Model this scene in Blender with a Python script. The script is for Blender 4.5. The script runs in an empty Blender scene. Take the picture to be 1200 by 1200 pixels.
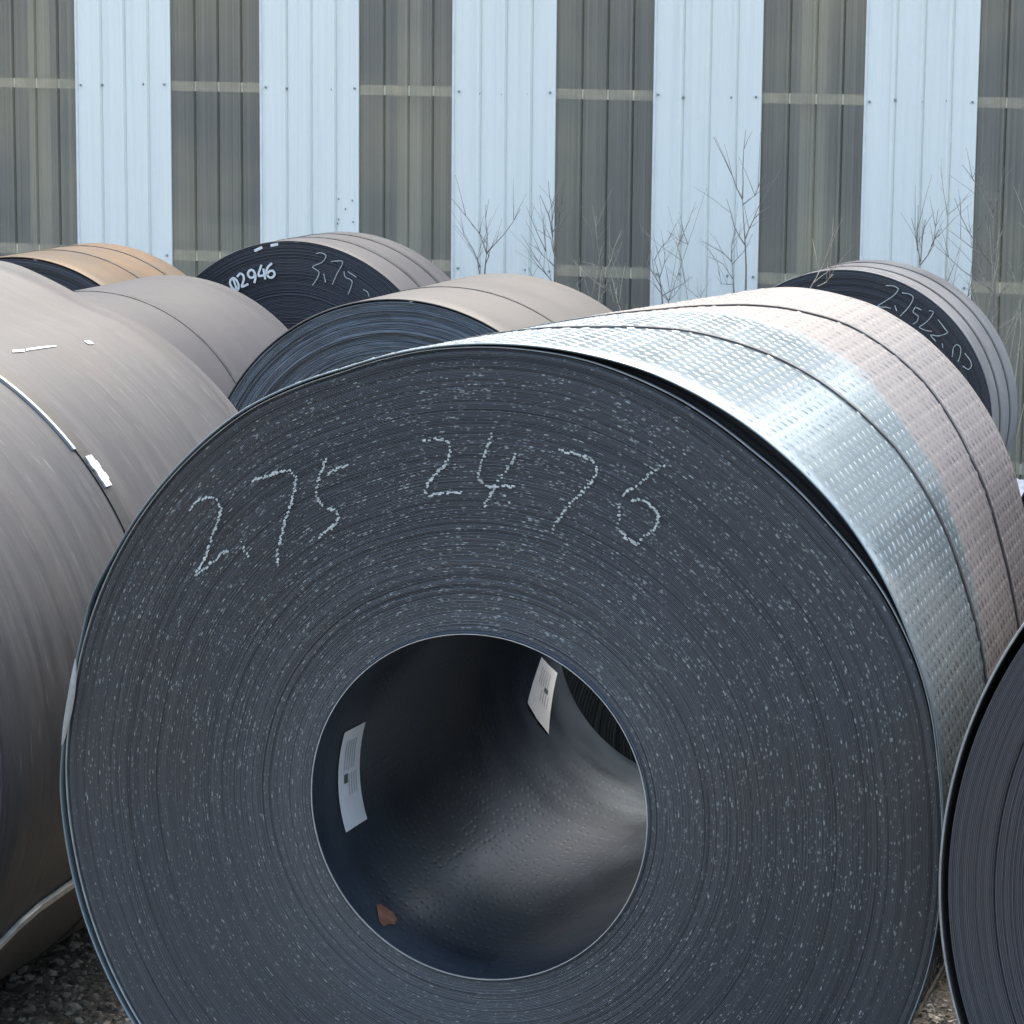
import bpy, math, random
import numpy as np
from mathutils import Vector, Matrix
R_ = math.radians
scene = bpy.context.scene
COL = scene.collection

# ------------------------------------------------------------------ camera
CAMH = 2.721
PITCH, ROLL, FPX = 0.1696, 0.0091, 3550.0
cp, sp, cr, sr = math.cos(PITCH), math.sin(PITCH), math.cos(ROLL), math.sin(ROLL)
FW = Vector((0, cp, -sp)); _u = Vector((0, sp, cp)); _r = Vector((1, 0, 0))
RT = cr*_r + sr*_u; UP = cr*_u - sr*_r
cam_d = bpy.data.cameras.new('camera'); cam = bpy.data.objects.new('camera', cam_d); COL.objects.link(cam)
cam_d.sensor_width = 36.0; cam_d.lens = FPX/1200*36.0; cam_d.clip_start = .05; cam_d.clip_end = 2000
M = Matrix(((RT.x, UP.x, -FW.x, 0), (RT.y, UP.y, -FW.y, 0), (RT.z, UP.z, -FW.z, CAMH), (0, 0, 0, 1)))
cam.matrix_world = M
scene.camera = cam

# ------------------------------------------------------------------ world, sun, exposure
SUN_AZ, SUN_EL = 12.0, 62.0          # azimuth from +Y towards +X
w = bpy.data.worlds.new('World'); scene.world = w; w.use_nodes = True
nt = w.node_tree; nt.nodes.clear()
sky = nt.nodes.new('ShaderNodeTexSky'); sky.sky_type = 'NISHITA'; sky.sun_disc = False
sky.sun_elevation = R_(SUN_EL); sky.sun_rotation = R_(SUN_AZ)
sky.altitude = 0; sky.air_density = 1.0; sky.dust_density = 5.0; sky.ozone_density = 1.0
bg = nt.nodes.new('ShaderNodeBackground'); bg.inputs[1].default_value = 0.15
wo = nt.nodes.new('ShaderNodeOutputWorld')
nt.links.new(sky.outputs[0], bg.inputs[0]); nt.links.new(bg.outputs[0], wo.inputs[0])
sl = bpy.data.lights.new('sun', 'SUN'); sl.energy = 0.7; sl.angle = R_(14.0); sl.color = (1, .97, .93)
so = bpy.data.objects.new('sun', sl); COL.objects.link(so)
sd_ = Vector((math.sin(R_(SUN_AZ))*math.cos(R_(SUN_EL)), math.cos(R_(SUN_AZ))*math.cos(R_(SUN_EL)), math.sin(R_(SUN_EL))))
so.rotation_euler = sd_.to_track_quat('Z', 'Y').to_euler(); so.location = (0, 0, 30)
vs = scene.view_settings
vs.view_transform = 'Standard'; vs.look = 'None'; vs.gamma = 1; vs.use_curve_mapping = False
vs.exposure = 2.02
vs.use_white_balance = True; vs.white_balance_temperature = 6900; vs.white_balance_tint = 4

# ------------------------------------------------------------------ helpers
def link(o, parent=None):
    COL.objects.link(o)
    if parent is not None: o.parent = parent
    return o
def tag(o, label=None, cat=None, group=None, kind=None):
    if label: o['label'] = label
    if cat: o['category'] = cat
    if group: o['group'] = group
    if kind: o['kind'] = kind
    return o
def empty(name, loc, rz, label, cat, group=None):
    o = bpy.data.objects.new(name, None); o.location = loc; o.rotation_euler = (0, 0, rz)
    o.empty_display_size = .2
    return tag(link(o), label, cat, group)
def meshobj(name, verts, faces, mat, parent=None, uv=None, smooth=True):
    me = bpy.data.meshes.new(name)
    me.from_pydata([tuple(map(float, v)) for v in verts] if not isinstance(verts, np.ndarray) else verts.tolist(), [], faces)
    if smooth: me.polygons.foreach_set('use_smooth', [True]*len(me.polygons))
    if uv is not None:
        li = np.empty(len(me.loops), dtype=np.int32); me.loops.foreach_get('vertex_index', li)
        l = me.uv_layers.new(name='UVMap'); l.data.foreach_set('uv', np.asarray(uv, dtype=np.float32)[li].ravel())
    me.materials.append(mat); me.update()
    return link(bpy.data.objects.new(name, me), parent)
class MB:
    def __init__(s): s.v = []; s.f = []
    def box(s, c, sz, rot=None):
        b = len(s.v)
        for z in (-.5, .5):
            for x, y in ((-.5, -.5), (.5, -.5), (.5, .5), (-.5, .5)):
                q = Vector((x*sz[0], y*sz[1], z*sz[2]))
                if rot is not None: q = rot @ q
                s.v.append(tuple(Vector(c)+q))
        for f in ((0, 3, 2, 1), (4, 5, 6, 7), (0, 1, 5, 4), (1, 2, 6, 5), (2, 3, 7, 6), (3, 0, 4, 7)): s.f.append([b+i for i in f])
    def tube(s, pts, rad, n=6):
        pts = [Vector(p) for p in pts]; b = len(s.v)
        for i, p in enumerate(pts):
            d = (pts[min(i+1, len(pts)-1)]-pts[max(i-1, 0)]).normalized()
            a = d.orthogonal().normalized() if abs(d.z) < .9 else Vector((1, 0, 0))
            a = (a-d*a.dot(d)).normalized(); c = d.cross(a)
            for k in range(n):
                t = 2*math.pi*k/n; s.v.append(tuple(p+(a*math.cos(t)+c*math.sin(t))*rad[i]))
        for i in range(len(pts)-1):
            for k in range(n):
                s.f.append([b+i*n+k, b+i*n+(k+1) % n, b+(i+1)*n+(k+1) % n, b+(i+1)*n+k])
        s.f.append([b+k for k in range(n)][::-1]); s.f.append([b+(len(pts)-1)*n+k for k in range(n)])
    def prism(s, quad, off):
        # quad of 3D points, thickness vector
        b = len(s.v); n = len(quad)
        for q in quad: s.v.append(tuple(Vector(q)))
        for q in quad: s.v.append(tuple(Vector(q)+Vector(off)))
        s.f.append(list(range(b, b+n))[::-1]); s.f.append(list(range(b+n, b+2*n)))
        for k in range(n): s.f.append([b+k, b+(k+1) % n, b+n+(k+1) % n, b+n+k])
    def build(s, name, mat, parent=None, smooth=False):
        return meshobj(name, s.v, s.f, mat, parent, None, smooth)
def grid(rows, cols, wrap=False, flip=False):
    f = []
    for i in range(rows-1):
        for j in range(cols if wrap else cols-1):
            k = (j+1) % cols
            q = [i*cols+j, i*cols+k, (i+1)*cols+k, (i+1)*cols+j]
            f.append(q[::-1] if flip else q)
    return f

# ------------------------------------------------------------------ materials
def newmat(name):
    m = bpy.data.materials.new(name); m.use_nodes = True
    t = m.node_tree; t.nodes.clear()
    o = t.nodes.new('ShaderNodeOutputMaterial'); b = t.nodes.new('ShaderNodeBsdfPrincipled')
    t.links.new(b.outputs[0], o.inputs[0])
    return m, t, b, o
class NT:
    def __init__(s, t): s.t = t
    def n(s, typ, **kw):
        nd = s.t.nodes.new('ShaderNode'+typ)
        for k, v in kw.items(): setattr(nd, k, v)
        return nd
    def l(s, a, b): s.t.links.new(a, b)
    def val(s, x, sock):
        if hasattr(x, 'is_linked'): s.l(x, sock)
        else: sock.default_value = x
    def math(s, op, a, b=0.0, c=0.0, clamp=False):
        nd = s.n('Math', operation=op, use_clamp=clamp)
        s.val(a, nd.inputs[0]); s.val(b, nd.inputs[1])
        if op in ('MULTIPLY_ADD',): s.val(c, nd.inputs[2])
        return nd.outputs[0]
    def mix(s, fac, a, b):
        nd = s.n('Mix', data_type='RGBA'); s.val(fac, nd.inputs[0])
        s.val(a if hasattr(a, 'is_linked') else (*a, 1), nd.inputs[6]); s.val(b if hasattr(b, 'is_linked') else (*b, 1), nd.inputs[7])
        return nd.outputs[2]
    def ramp(s, x, lo, hi, a=0.0, b=1.0):
        nd = s.n('MapRange', clamp=True); s.val(x, nd.inputs[0])
        for i, v in zip((1, 2, 3, 4), (lo, hi, a, b)): s.val(v, nd.inputs[i])
        return nd.outputs[0]
    def noise(s, vec, scale, detail=3, rough=.5, dims='3D'):
        nd = s.n('TexNoise', noise_dimensions=dims); s.l(vec, nd.inputs['Vector'])
        nd.inputs['Scale'].default_value = scale; nd.inputs['Detail'].default_value = detail; nd.inputs['Roughness'].default_value = rough
        return nd.outputs[0]
    def mapping(s, vec, sc, loc=(0, 0, 0)):
        nd = s.n('Mapping'); s.l(vec, nd.inputs[0]); nd.inputs['Scale'].default_value = sc; nd.inputs['Location'].default_value = loc
        return nd.outputs[0]
    def obj(s): return s.n('TexCoord').outputs['Object']
    def uv(s): return s.n('TexCoord').outputs['UV']
    def xyz(s, v):
        nd = s.n('SeparateXYZ'); s.l(v, nd.inputs[0]); return nd.outputs
    def comb(s, x, y, z=0.0):
        nd = s.n('CombineXYZ')
        for i, v in enumerate((x, y, z)): s.val(v, nd.inputs[i])
        return nd.outputs[0]
    def bump(s, h, strength, dist, bsdf):
        nd = s.n('Bump'); nd.inputs['Strength'].default_value = strength; nd.inputs['Distance'].default_value = dist
        s.l(h, nd.inputs['Height']); s.l(nd.outputs[0], bsdf.inputs['Normal'])

def plain(name, col, rough=.5, metal=0.0, var=.12, scale=20, spec=.5):
    m, t, b, o = newmat(name); N = NT(t)
    f = N.noise(N.obj(), scale, 4, .6)
    c = N.mix(N.ramp(f, .3, .7), tuple(x*(1-var) for x in col), tuple(min(1, x*(1+var)) for x in col))
    N.l(c, b.inputs['Base Color']); b.inputs['Roughness'].default_value = rough; b.inputs['Metallic'].default_value = metal
    b.inputs['Specular IOR Level'].default_value = spec
    return m

def X0(N, sx, i, k): return N.math('ADD', sx[0], N.math('MULTIPLY', sx[i], k))
def shell_mat(name, col, col2, streak=.5, rough=.42, metal=.3, seed=0.0, stain=None, stain_amt=0.0, spec=.22, scratch=0.0):
    """outer wrap of a coil: rolled steel, faint streaks running along the rolling direction"""
    m, t, b, o = newmat(name); N = NT(t)
    uv = N.uv()                                             # u = arc length m, v = axial m
    st = N.noise(N.mapping(uv, (1.9, 24, 1), (seed, seed*2, seed)), 1.0, 5, .62)
    st2 = N.noise(N.mapping(uv, (5.0, 110, 1), (seed+3, seed, 1)), 1.0, 3, .6)
    cl = N.noise(N.mapping(uv, (1.3, 2.2, 1), (seed+7, 1, 1)), 1.0, 4, .55)
    f = N.math('ADD', N.math('MULTIPLY', N.ramp(st, .40, .64), streak*.65), N.math('MULTIPLY', N.ramp(st2, .35, .7), streak*.35))
    f = N.math('ADD', f, N.math('MULTIPLY', N.ramp(cl, .3, .7), 1-streak), clamp=True)
    c = N.mix(f, col, col2)
    if stain:
        sn = N.noise(N.mapping(uv, (1.6, 1.9, 1), (seed+11, 5, 1)), 1.6, 5, .6)
        c = N.mix(N.math('MULTIPLY', N.ramp(sn, .45, .68), stain_amt), c, stain)
    if scratch:
        sx = N.xyz(uv); skew = N.comb(N.math('MULTIPLY', X0(N, sx, 1, .06), 8.0), N.math('MULTIPLY', sx[1], 70.0))
        sc_ = N.noise(skew, 1.0, 3, .6); big = N.noise(uv, 2.4, 3, .5)
        c = N.mix(N.math('MULTIPLY', N.ramp(sc_, .60, .74, 0, scratch), N.ramp(big, .38, .6, .15, 1.0)), c, tuple(min(1, x*2.1) for x in col2))
        c = N.mix(N.math('MULTIPLY', N.ramp(sc_, .38, .26, 0, scratch*.6), N.ramp(big, .35, .6)), c, tuple(x*.6 for x in col))
    fine = N.noise(uv, 160, 2, .5)
    c2 = N.mix(N.ramp(fine, .3, .7, 0, .12), c, (.02, .02, .022))
    N.l(c2, b.inputs['Base Color'])
    N.l(N.ramp(N.math('ADD', st, cl), .7, 1.3, rough-.08, rough+.12), b.inputs['Roughness'])
    b.inputs['Metallic'].default_value = metal; b.inputs['Specular IOR Level'].default_value = spec
    N.bump(N.math('ADD', cl, N.math('MULTIPLY', st, .1)), .25, .02, b)
    return m

def end_mat(name, col, fleck=0.0, fleck_len=.014, band=.35, fleck_col=(.34, .37, .40), rough=.5, smear=0.0, spec=.5, nturn=196):
    """cut edges of the turns: uv u = arc length along the strip (m), v = turn number"""
    m, t, b, o = newmat(name); N = NT(t)
    uv = N.uv(); X = N.xyz(uv); turn = N.math('FLOOR', X[1])
    wn = N.n('TexWhiteNoise', noise_dimensions='1D'); N.l(turn, wn.inputs['W'])
    lo = N.noise(N.comb(N.math('MULTIPLY', X[0], .5), N.math('MULTIPLY', X[1], .07)), 1.0, 4, .6)
    f = N.math('ADD', N.math('MULTIPLY', wn.outputs[0], band), N.math('MULTIPLY', N.ramp(lo, .3, .7), 1-band))
    c = N.mix(f, tuple(x*.72 for x in col), tuple(x*1.3 for x in col))
    ob = N.obj(); dirt = N.noise(ob, 2.3, 5, .6)
    c = N.mix(N.ramp(dirt, .45, .75, 0, .35), c, (.060, .052, .047))
    if smear:
        sm = N.noise(N.comb(N.math('MULTIPLY', X[0], 6.0), N.math('MULTIPLY', X[1], .55)), 1.0, 4, .65)
        c = N.mix(N.ramp(sm, .46, .68, 0, smear), c, (.22, .26, .30))
    if fleck:
        # the raised pattern of the plate shows as light nicks where the shear cut through it
        vn = N.math('DIVIDE', X[1], float(nturn))                       # 0 at the bore, 1 at the rim
        c = N.mix(N.ramp(vn, .0, .42, .42, 0), c, (.125, .135, .15))
        def layer(c, L, P, off, dens, col, wid):
            u = N.math('ADD', X[0], N.math('MULTIPLY', turn, off))
            ix = N.math('FLOOR', N.math('DIVIDE', u, L)); frac = N.math('FRACT', N.math('DIVIDE', u, L))
            w2 = N.n('TexWhiteNoise', noise_dimensions='2D'); N.l(N.comb(ix, turn), w2.inputs['Vector'])
            cw = N.xyz(w2.outputs[1])
            per = N.math('FRACT', N.math('DIVIDE', X[0], P))
            gate = N.ramp(N.math('ABSOLUTE', N.math('SUBTRACT', per, .5)), .08, .36, 1.0, .12)
            cl = N.ramp(N.noise(N.comb(N.math('MULTIPLY', X[0], 16), N.math('MULTIPLY', X[1], .30)), 1.0, 2, .5), .42, .64, .05, 1.0)
            p = N.math('MULTIPLY', N.math('MULTIPLY', gate, cl), dens)
            half = N.math('MULTIPLY', N.ramp(cw[1], 0, 1, .35, 1.0), wid)
            soft = N.ramp(N.math('SUBTRACT', half, N.math('ABSOLUTE', N.math('SUBTRACT', frac, .5))), -.06, .10, 0, 1)
            on = N.math('MULTIPLY', N.math('LESS_THAN', w2.outputs[0], p), soft)
            on = N.math('MULTIPLY', on, N.ramp(cw[2], 0, 1, .18, 1.0))
            return N.mix(on, c, col)
        rim = N.ramp(vn, .90, .96, 1.0, .12)
        up = N.ramp(N.xyz(N.obj())[2], .5, 1.75, .18, 1.0)               # flecks denser along the upper half
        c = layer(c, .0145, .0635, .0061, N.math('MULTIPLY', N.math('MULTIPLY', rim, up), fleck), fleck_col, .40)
        c = layer(c, .008, .031, .0037, N.math('MULTIPLY', N.ramp(vn, .05, .7, 1.0, .45), fleck), tuple(x*.62 for x in fleck_col), .42)
        # a few turns stand apart and read as thin dark arcs
        w4 = N.n('TexWhiteNoise', noise_dimensions='1D'); N.l(N.math('ADD', turn, .5), w4.inputs['W'])
        arcn = N.noise(N.comb(N.math('MULTIPLY', X[0], .9), N.math('MULTIPLY', turn, .9)), 1.0, 2, .5)
        c = N.mix(N.math('MULTIPLY', N.math('GREATER_THAN', w4.outputs[0], .86), N.ramp(arcn, .45, .6, 0, .8)), c, (.018, .02, .026))
    N.l(c, b.inputs['Base Color']); b.inputs['Roughness'].default_value = rough; b.inputs['Metallic'].default_value = 0.15
    b.inputs['Specular IOR Level'].default_value = spec
    gr = N.noise(N.comb(N.math('MULTIPLY', X[0], 60), N.math('MULTIPLY', X[1], 1.7)), 1.0, 3, .6)
    N.bump(gr, .25, .002, b)
    return m

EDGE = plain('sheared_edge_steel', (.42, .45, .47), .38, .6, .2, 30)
EDGE2 = plain('dull_sheared_edge', (.30, .32, .335), .45, .5, .2, 30)
BLACKIN = plain('gap_shade_black', (.02, .022, .026), .6, 0, .2, 30)  # black colour stands in for shadow inside the loose wrap gap
STRAP = plain('strap_steel', (.10, .10, .105), .35, .7, .25, 14)
STRAPB = plain('strap_steel_bright', (.018, .018, .018), .55, 0, .3, 9)
SEAL = plain('seal_zinc', (.55, .56, .57), .45, .4, .1, 60)
CHALK = plain('chalk', (.43, .47, .465), .95, 0, .35, 90, .1)
PAINT = plain('white_marking_paint', (.80, .82, .82), .6, 0, .06, 50)
PAPER = plain('label_paper', (.78, .80, .82), .55, 0, .05, 40)
INK = plain('label_print', (.10, .11, .13), .6, 0, .2, 60)
INKL = plain('label_print_faint', (.50, .52, .56), .6, 0, .12, 60)
RUST = plain('rust_patch', (.20, .095, .06), .8, 0, .35, 30, .2)
BORE_D = plain('bore_dark_steel', (.07, .075, .085), .4, .4, .2, 8)

def bore_mat():
    m, t, b, o = newmat('bore_steel'); N = NT(t)
    uv = N.uv(); ob = N.obj()
    st = N.noise(N.mapping(uv, (1.6, 3.0, 1)), 1.5, 5, .6)
    c = N.mix(N.ramp(st, .35, .7), (.030, .044, .065), (.074, .095, .124))
    rs = N.noise(N.mapping(uv, (2.2, 2.2, 1), (4, 2, 0)), 1.7, 4, .6)
    c = N.mix(N.ramp(rs, .58, .74, 0, .25), c, (.11, .075, .058))
    N.l(c, b.inputs['Base Color']); b.inputs['Metallic'].default_value = .6
    N.l(N.ramp(st, .3, .7, .30, .44), b.inputs['Roughness'])
    vo = N.n('TexVoronoi', feature='F1'); N.l(N.mapping(uv, (52, 30, 1)), vo.inputs['Vector']); vo.inputs['Scale'].default_value = 1.0; vo.inputs['Randomness'].default_value = .35
    N.bump(N.ramp(vo.outputs['Distance'], .0, .34, 0.0, 1), .2, .003, b)
    return m
BORE = bore_mat()

def main_shell():
    m, t, b, o = newmat('chequered_wrap_steel'); N = NT(t)
    uv = N.uv(); X = N.xyz(uv)
    st = N.noise(N.mapping(uv, (2.0, 20, 1)), 1.0, 5, .6)
    cl = N.noise(N.mapping(uv, (2.0, 3.0, 1), (3, 1, 0)), 1.3, 5, .6)
    edge = N.noise(N.mapping(uv, (6, 10, 1), (9, 1, 0)), 1.0, 5, .65)
    # oil-wet sheet near the front, dry pinkish scale beyond; the border slants and is ragged
    pos = N.math('ADD', X[1], N.math('MULTIPLY', N.math('SUBTRACT', edge, .5), .22))
    arc = N.math('MAXIMUM', N.math('SUBTRACT', X[0], .55), 0.0)
    pos = N.math('ADD', pos, N.math('MULTIPLY', arc, .34))
    pos = N.math('ADD', pos, N.math('MULTIPLY', N.math('MINIMUM', X[0], 0.15), .35))
    dry = N.ramp(pos, 1.02, 1.10)
    wet_c = N.mix(N.ramp(cl, .3, .7), (.145, .188, .215), (.185, .226, .250))
    dry_c = N.mix(N.ramp(st, .35, .65), (.120, .113, .119), (.146, .138, .145))
    N.l(N.mix(dry, wet_c, dry_c), b.inputs['Base Color'])
    N.l(N.math('ADD', N.ramp(dry, 0, 1, .21, .52), N.ramp(st, .3, .7, -.05, .07)), b.inputs['Roughness'])
    N.l(N.ramp(dry, 0, 1, .38, .05), b.inputs['Metallic'])
    N.bump(N.math('ADD', N.math('MULTIPLY', st, .35), cl), .22, .014, b)
    return m
MAINW = main_shell()

def ground_mat():
    m, t, b, o = newmat('yard_gravel'); N = NT(t); ob = N.obj()
    a = N.noise(ob, 1.1, 6, .6); g = N.noise(ob, 26, 5, .7); v = N.n('TexVoronoi'); N.l(ob, v.inputs['Vector']); v.inputs['Scale'].default_value = 38
    c = N.mix(N.ramp(a, .35, .65), (.16, .14, .12), (.27, .245, .215))
    c = N.mix(N.ramp(g, .35, .7), c, (.31, .29, .26)); c = N.mix(N.ramp(v.outputs['Distance'], .2, .6, 0, .6), c, (.13, .11, .09))
    N.l(c, b.inputs['Base Color']); b.inputs['Roughness'].default_value = .95
    N.bump(N.math('ADD', g, N.math('MULTIPLY', v.outputs['Distance'], -.8)), .9, .03, b)
    return m
GROUND = ground_mat()
def stone_mat():
    m, t, b, o = newmat('gravel_stone'); N = NT(t)
    g = N.n('NewGeometry'); c = N.mix(g.outputs['Random Per Island'], (.10, .09, .08), (.58, .545, .49))
    N.l(c, b.inputs['Base Color']); b.inputs['Roughness'].default_value = .9
    return m
STONE = stone_mat()
def panel_mat():
    m, t, b, o = newmat('painted_cladding'); N = NT(t); ob = N.obj()
    f = N.noise(N.mapping(ob, (1.2, 1.2, .35)), 1.6, 5, .6); s = N.noise(N.mapping(ob, (22, 22, .5)), 1.0, 4, .6)
    c = N.mix(N.ramp(f, .3, .7), (.86, .885, .835), (.90, .925, .88)); c = N.mix(N.ramp(s, .5, .75, 0, .22), c, (.52, .57, .60))
    z = N.xyz(ob)[2]; dn = N.noise(N.mapping(ob, (14, 14, 3)), 1.0, 4, .7)
    c = N.mix(N.math('MULTIPLY', N.ramp(z, .2, 1.3, .5, 0), N.ramp(dn, .4, .7)), c, (.42, .40, .36))
    N.l(c, b.inputs['Base Color']); b.inputs['Roughness'].default_value = .5
    return m
PANEL = panel_mat()
def frp_mat():
    m, t, b, o = newmat('translucent_sheet'); N = NT(t); ob = N.obj()
    fine = N.noise(N.mapping(ob, (75, 75, .25)), 1.0, 3, .65); med = N.noise(N.mapping(ob, (9, 9, .35)), 1.0, 4, .6)
    bl = N.noise(ob, .9, 3, .5); sp = N.noise(N.mapping(ob, (40, 40, 30)), 1.0, 2, .5)
    c = N.mix(N.ramp(fine, .3, .7), (.405, .39, .345), (.44, .42, .37))
    c = N.mix(N.ramp(med, .4, .7, 0, .4), c, (.46, .45, .40)); c = N.mix(N.ramp(bl, .42, .66, 0, .85), c, (.62, .565, .43))
    c = N.mix(N.ramp(sp, .78, .82, 0, .5), c, (.5, .5, .46))
    N.l(c, b.inputs['Base Color']); b.inputs['Roughness'].default_value = .38; b.inputs['Specular IOR Level'].default_value = .4
    tr = N.n('BsdfTransparent'); tr.inputs[0].default_value = (.86, .83, .75, 1)
    mx = N.n('MixShader'); N.l(N.ramp(fine, .3, .7, .40, .52), mx.inputs[0])
    N.l(tr.outputs[0], mx.inputs[1]); N.l(b.outputs[0], mx.inputs[2]); N.l(mx.outputs[0], o.inputs[0])
    return m
FRP = frp_mat()
PURLIN = plain('purlin_timber', (.66, .61, .48), .8, 0, .3, 9)
TRIM = plain('panel_edge_trim', (.80, .80, .78), .5, 0, .08, 9)
INNER = plain('interior_concrete', (.24, .24, .22), .9, 0, .2, 2)
INNERC = plain('interior_column_paint', (.50, .48, .38), .7, 0, .12, 3)
BACKM = plain('interior_cladding', (.22, .23, .22), .8, 0, .2, 2)
CRATE = plain('interior_plaster', (.48, .46, .36), .85, 0, .2, 3)
SCREW = plain('screw_steel', (.30, .30, .32), .5, .3, .2, 40)
BARK = plain('bare_bark', (.30, .265, .24), .9, 0, .3, 60, .2)
STRAW = plain('dry_straw', (.46, .41, .31), .9, 0, .25, 60, .2)
FILM = plain('white_film', (.82, .83, .82), .4, 0, .1, 8)

# ------------------------------------------------------------------ yard ground
gb = MB(); gb.v = [(-400, -400, 0), (400, -400, 0), (400, 400, 0), (-400, 400, 0)]; gb.f = [[0, 1, 2, 3]]
gr = gb.build('ground', GROUND); tag(gr, kind='structure')

YA = .325
AX = Vector((math.sin(YA), math.cos(YA), 0)); SD = Vector((math.cos(YA), -math.sin(YA), 0))
def at(a, s, z=0.0): return AX*a + SD*s + Vector((0, 0, z))
def ray(x, y): return FW + RT*((x-600)/FPX) - UP*((y-600)/FPX)

# ------------------------------------------------------------------ coils
def smooth_r(points):
    """radius as a periodic function of the angle from the top (degrees, clockwise seen from the front)"""
    pts = sorted(points); t = np.array([p[0] for p in pts], float); r = np.array([p[1] for p in pts], float)
    t = np.concatenate([t-360, t, t+360]); r = np.concatenate([r, r, r])
    g = np.arange(-400, 401, 1.0); v = np.interp(g, t, r)
    k = np.exp(-np.linspace(-2, 2, 9)**2); k /= k.sum(); v = np.convolve(np.pad(v, 4, mode='edge'), k, 'valid')
    return lambda th: np.interp((np.degrees(th)+180) % 360-180, g, v)
class Coil:
    def __init__(s, label, s_, a_, R, W, yaw, group='steel coils stored in the yard', cat='steel coil', rin=.38, rfun=None, hole=(0, 0), rfar=None):
        base = at(a_, s_)
        s.o = empty('steel_coil', base, -yaw, label, cat, group)
        s.R, s.W, s.yaw, s.rin, s.hole = R, W, yaw, rin, hole
        s.base = base; s.ax = Vector((math.sin(yaw), math.cos(yaw), 0)); s.sd = Vector((math.cos(yaw), -math.sin(yaw), 0))
        s.rf = rfun or (lambda th: np.full_like(np.asarray(th, float), R))
        s.rfar = rfar or s.rf
    def pt(s, th, r, y): return np.stack([r*np.sin(th), np.broadcast_to(y, np.shape(th)), s.R + r*np.cos(th)], -1)
    def to_local(s, P):
        d = P - s.base; return d.dot(s.sd), d.dot(s.ax), P.z
    def px_plane(s, x, y, off=0.0):
        d = ray(x, y); o = Vector((0, 0, CAMH)); t = (s.base.dot(s.ax)+off)/d.dot(s.ax)
        return s.to_local(o+d*t)
    def px_cyl(s, x, y, R=None, cx=0.0, cz=0.0, far=False):
        R = R or s.R; d = ray(x, y); o = Vector((0, 0, CAMH)); c = s.base + s.sd*cx + Vector((0, 0, s.R+cz))
        dp = d - s.ax*d.dot(s.ax); op = (o-c); op = op - s.ax*op.dot(s.ax)
        A = dp.dot(dp); B = 2*dp.dot(op); Cc = op.dot(op)-R*R; D = max(B*B-4*A*Cc, 0)
        t = (-B+(1 if far else -1)*math.sqrt(D))/(2*A)
        X, Y, Z = s.to_local(o+d*t); return X, Y, Z
    def shell(s, mat, th=.006, seg=256, name='outer_wrap', inset=0.0, ny=10, lip=.004):
        t = np.linspace(-math.pi, math.pi, seg+1); rn, rfr = s.rf(t), s.rfar(t)
        prof = [(-th-.0, .25), (-th, lip), (-th*.7, 0.0), (-th*.3, 0.0), (0, lip)] + [(0, s.W*k/ny) for k in range(1, ny)] + [(0, s.W-lip), (-th*.5, s.W), (-th, s.W-lip), (-th, s.W-.2)]
        V = []; U = []
        for dr, y in prof:
            k = min(max(y/s.W, 0), 1); r = rn*(1-k)+rfr*k+dr
            V.append(s.pt(t, r, y+inset)); U.append(np.stack([t*s.R, np.full_like(t, y)], -1))
        return meshobj(name, np.concatenate(V), grid(len(prof), seg+1, flip=True), mat, s.o, np.concatenate(U))
    def end(s, mat, rout, tt=.0035, amp=.0012, wander=.006, seg=224, seed=1, far=False, groove=.004, dish=0.0, rings=None, name='end_face', y0=0.0):
        rnd = np.random.RandomState(seed)
        t = np.linspace(-math.pi, math.pi, seg+1); ro = rout(t) if callable(rout) else np.full_like(t, rout)
        n = max(6, int((float(ro.mean())-s.rin)/tt))
        walk = np.cumsum(rnd.randn(n)); walk -= np.linspace(walk[0], walk[-1], n); walk = walk/(np.abs(walk).max()+1e-6)*wander
        V = []; U = []; arc = 0.0
        for k in range(n):
            offy = walk[k] + rnd.randn()*amp + dish*(1-k/n)
            if rings:
                for rr, am in rings:
                    if k/n >= rr: offy += am
            wob = amp*.5*np.sin(t*rnd.randint(1, 4)+rnd.rand()*6)
            for fr, dy in ((0.04, .0), (.80, .0), (.90, groove)):
                f = (k+fr)/n; r = s.rin*(1-f)+ro*f
                P = s.pt(t, r, (s.W-offy-dy) if far else (y0+offy+dy)) ; P[:, 1] += wob
                P[:, 0] += s.hole[0]*(1-f); P[:, 2] += s.hole[1]*(1-f)
                V.append(P); rm = s.rin+(float(ro.mean())-s.rin)*(k+.5)/n
                U.append(np.stack([t*rm + arc, np.full_like(t, k+fr)], -1))
            arc += 2*math.pi*(s.rin+(float(ro.mean())-s.rin)*(k+.5)/n)
            arc = arc % 40.0
        return meshobj(name, np.concatenate(V), grid(3*n, seg+1, flip=far), mat, s.o, np.concatenate(U))
    def bore(s, mat, seg=128, name='bore', th=.004):
        t = np.linspace(-math.pi, math.pi, seg+1); V = []; U = []
        prof = [(s.rin+.0045, .012), (s.rin+.0035, -.001), (s.rin+.001, -.001), (s.rin, .002)] + [(s.rin, s.W*k/8) for k in range(1, 8)] + [(s.rin, s.W-.003), (s.rin+.012, s.W)]
        for r, y in prof:
            P = s.pt(t, np.full_like(t, r), y); P[:, 0] += s.hole[0]; P[:, 2] += s.hole[1]; V.append(P); U.append(np.stack([t*r, np.full_like(t, y)], -1))
        return meshobj(name, np.concatenate(V), grid(len(prof), seg+1), mat, s.o, np.concatenate(U))
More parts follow.
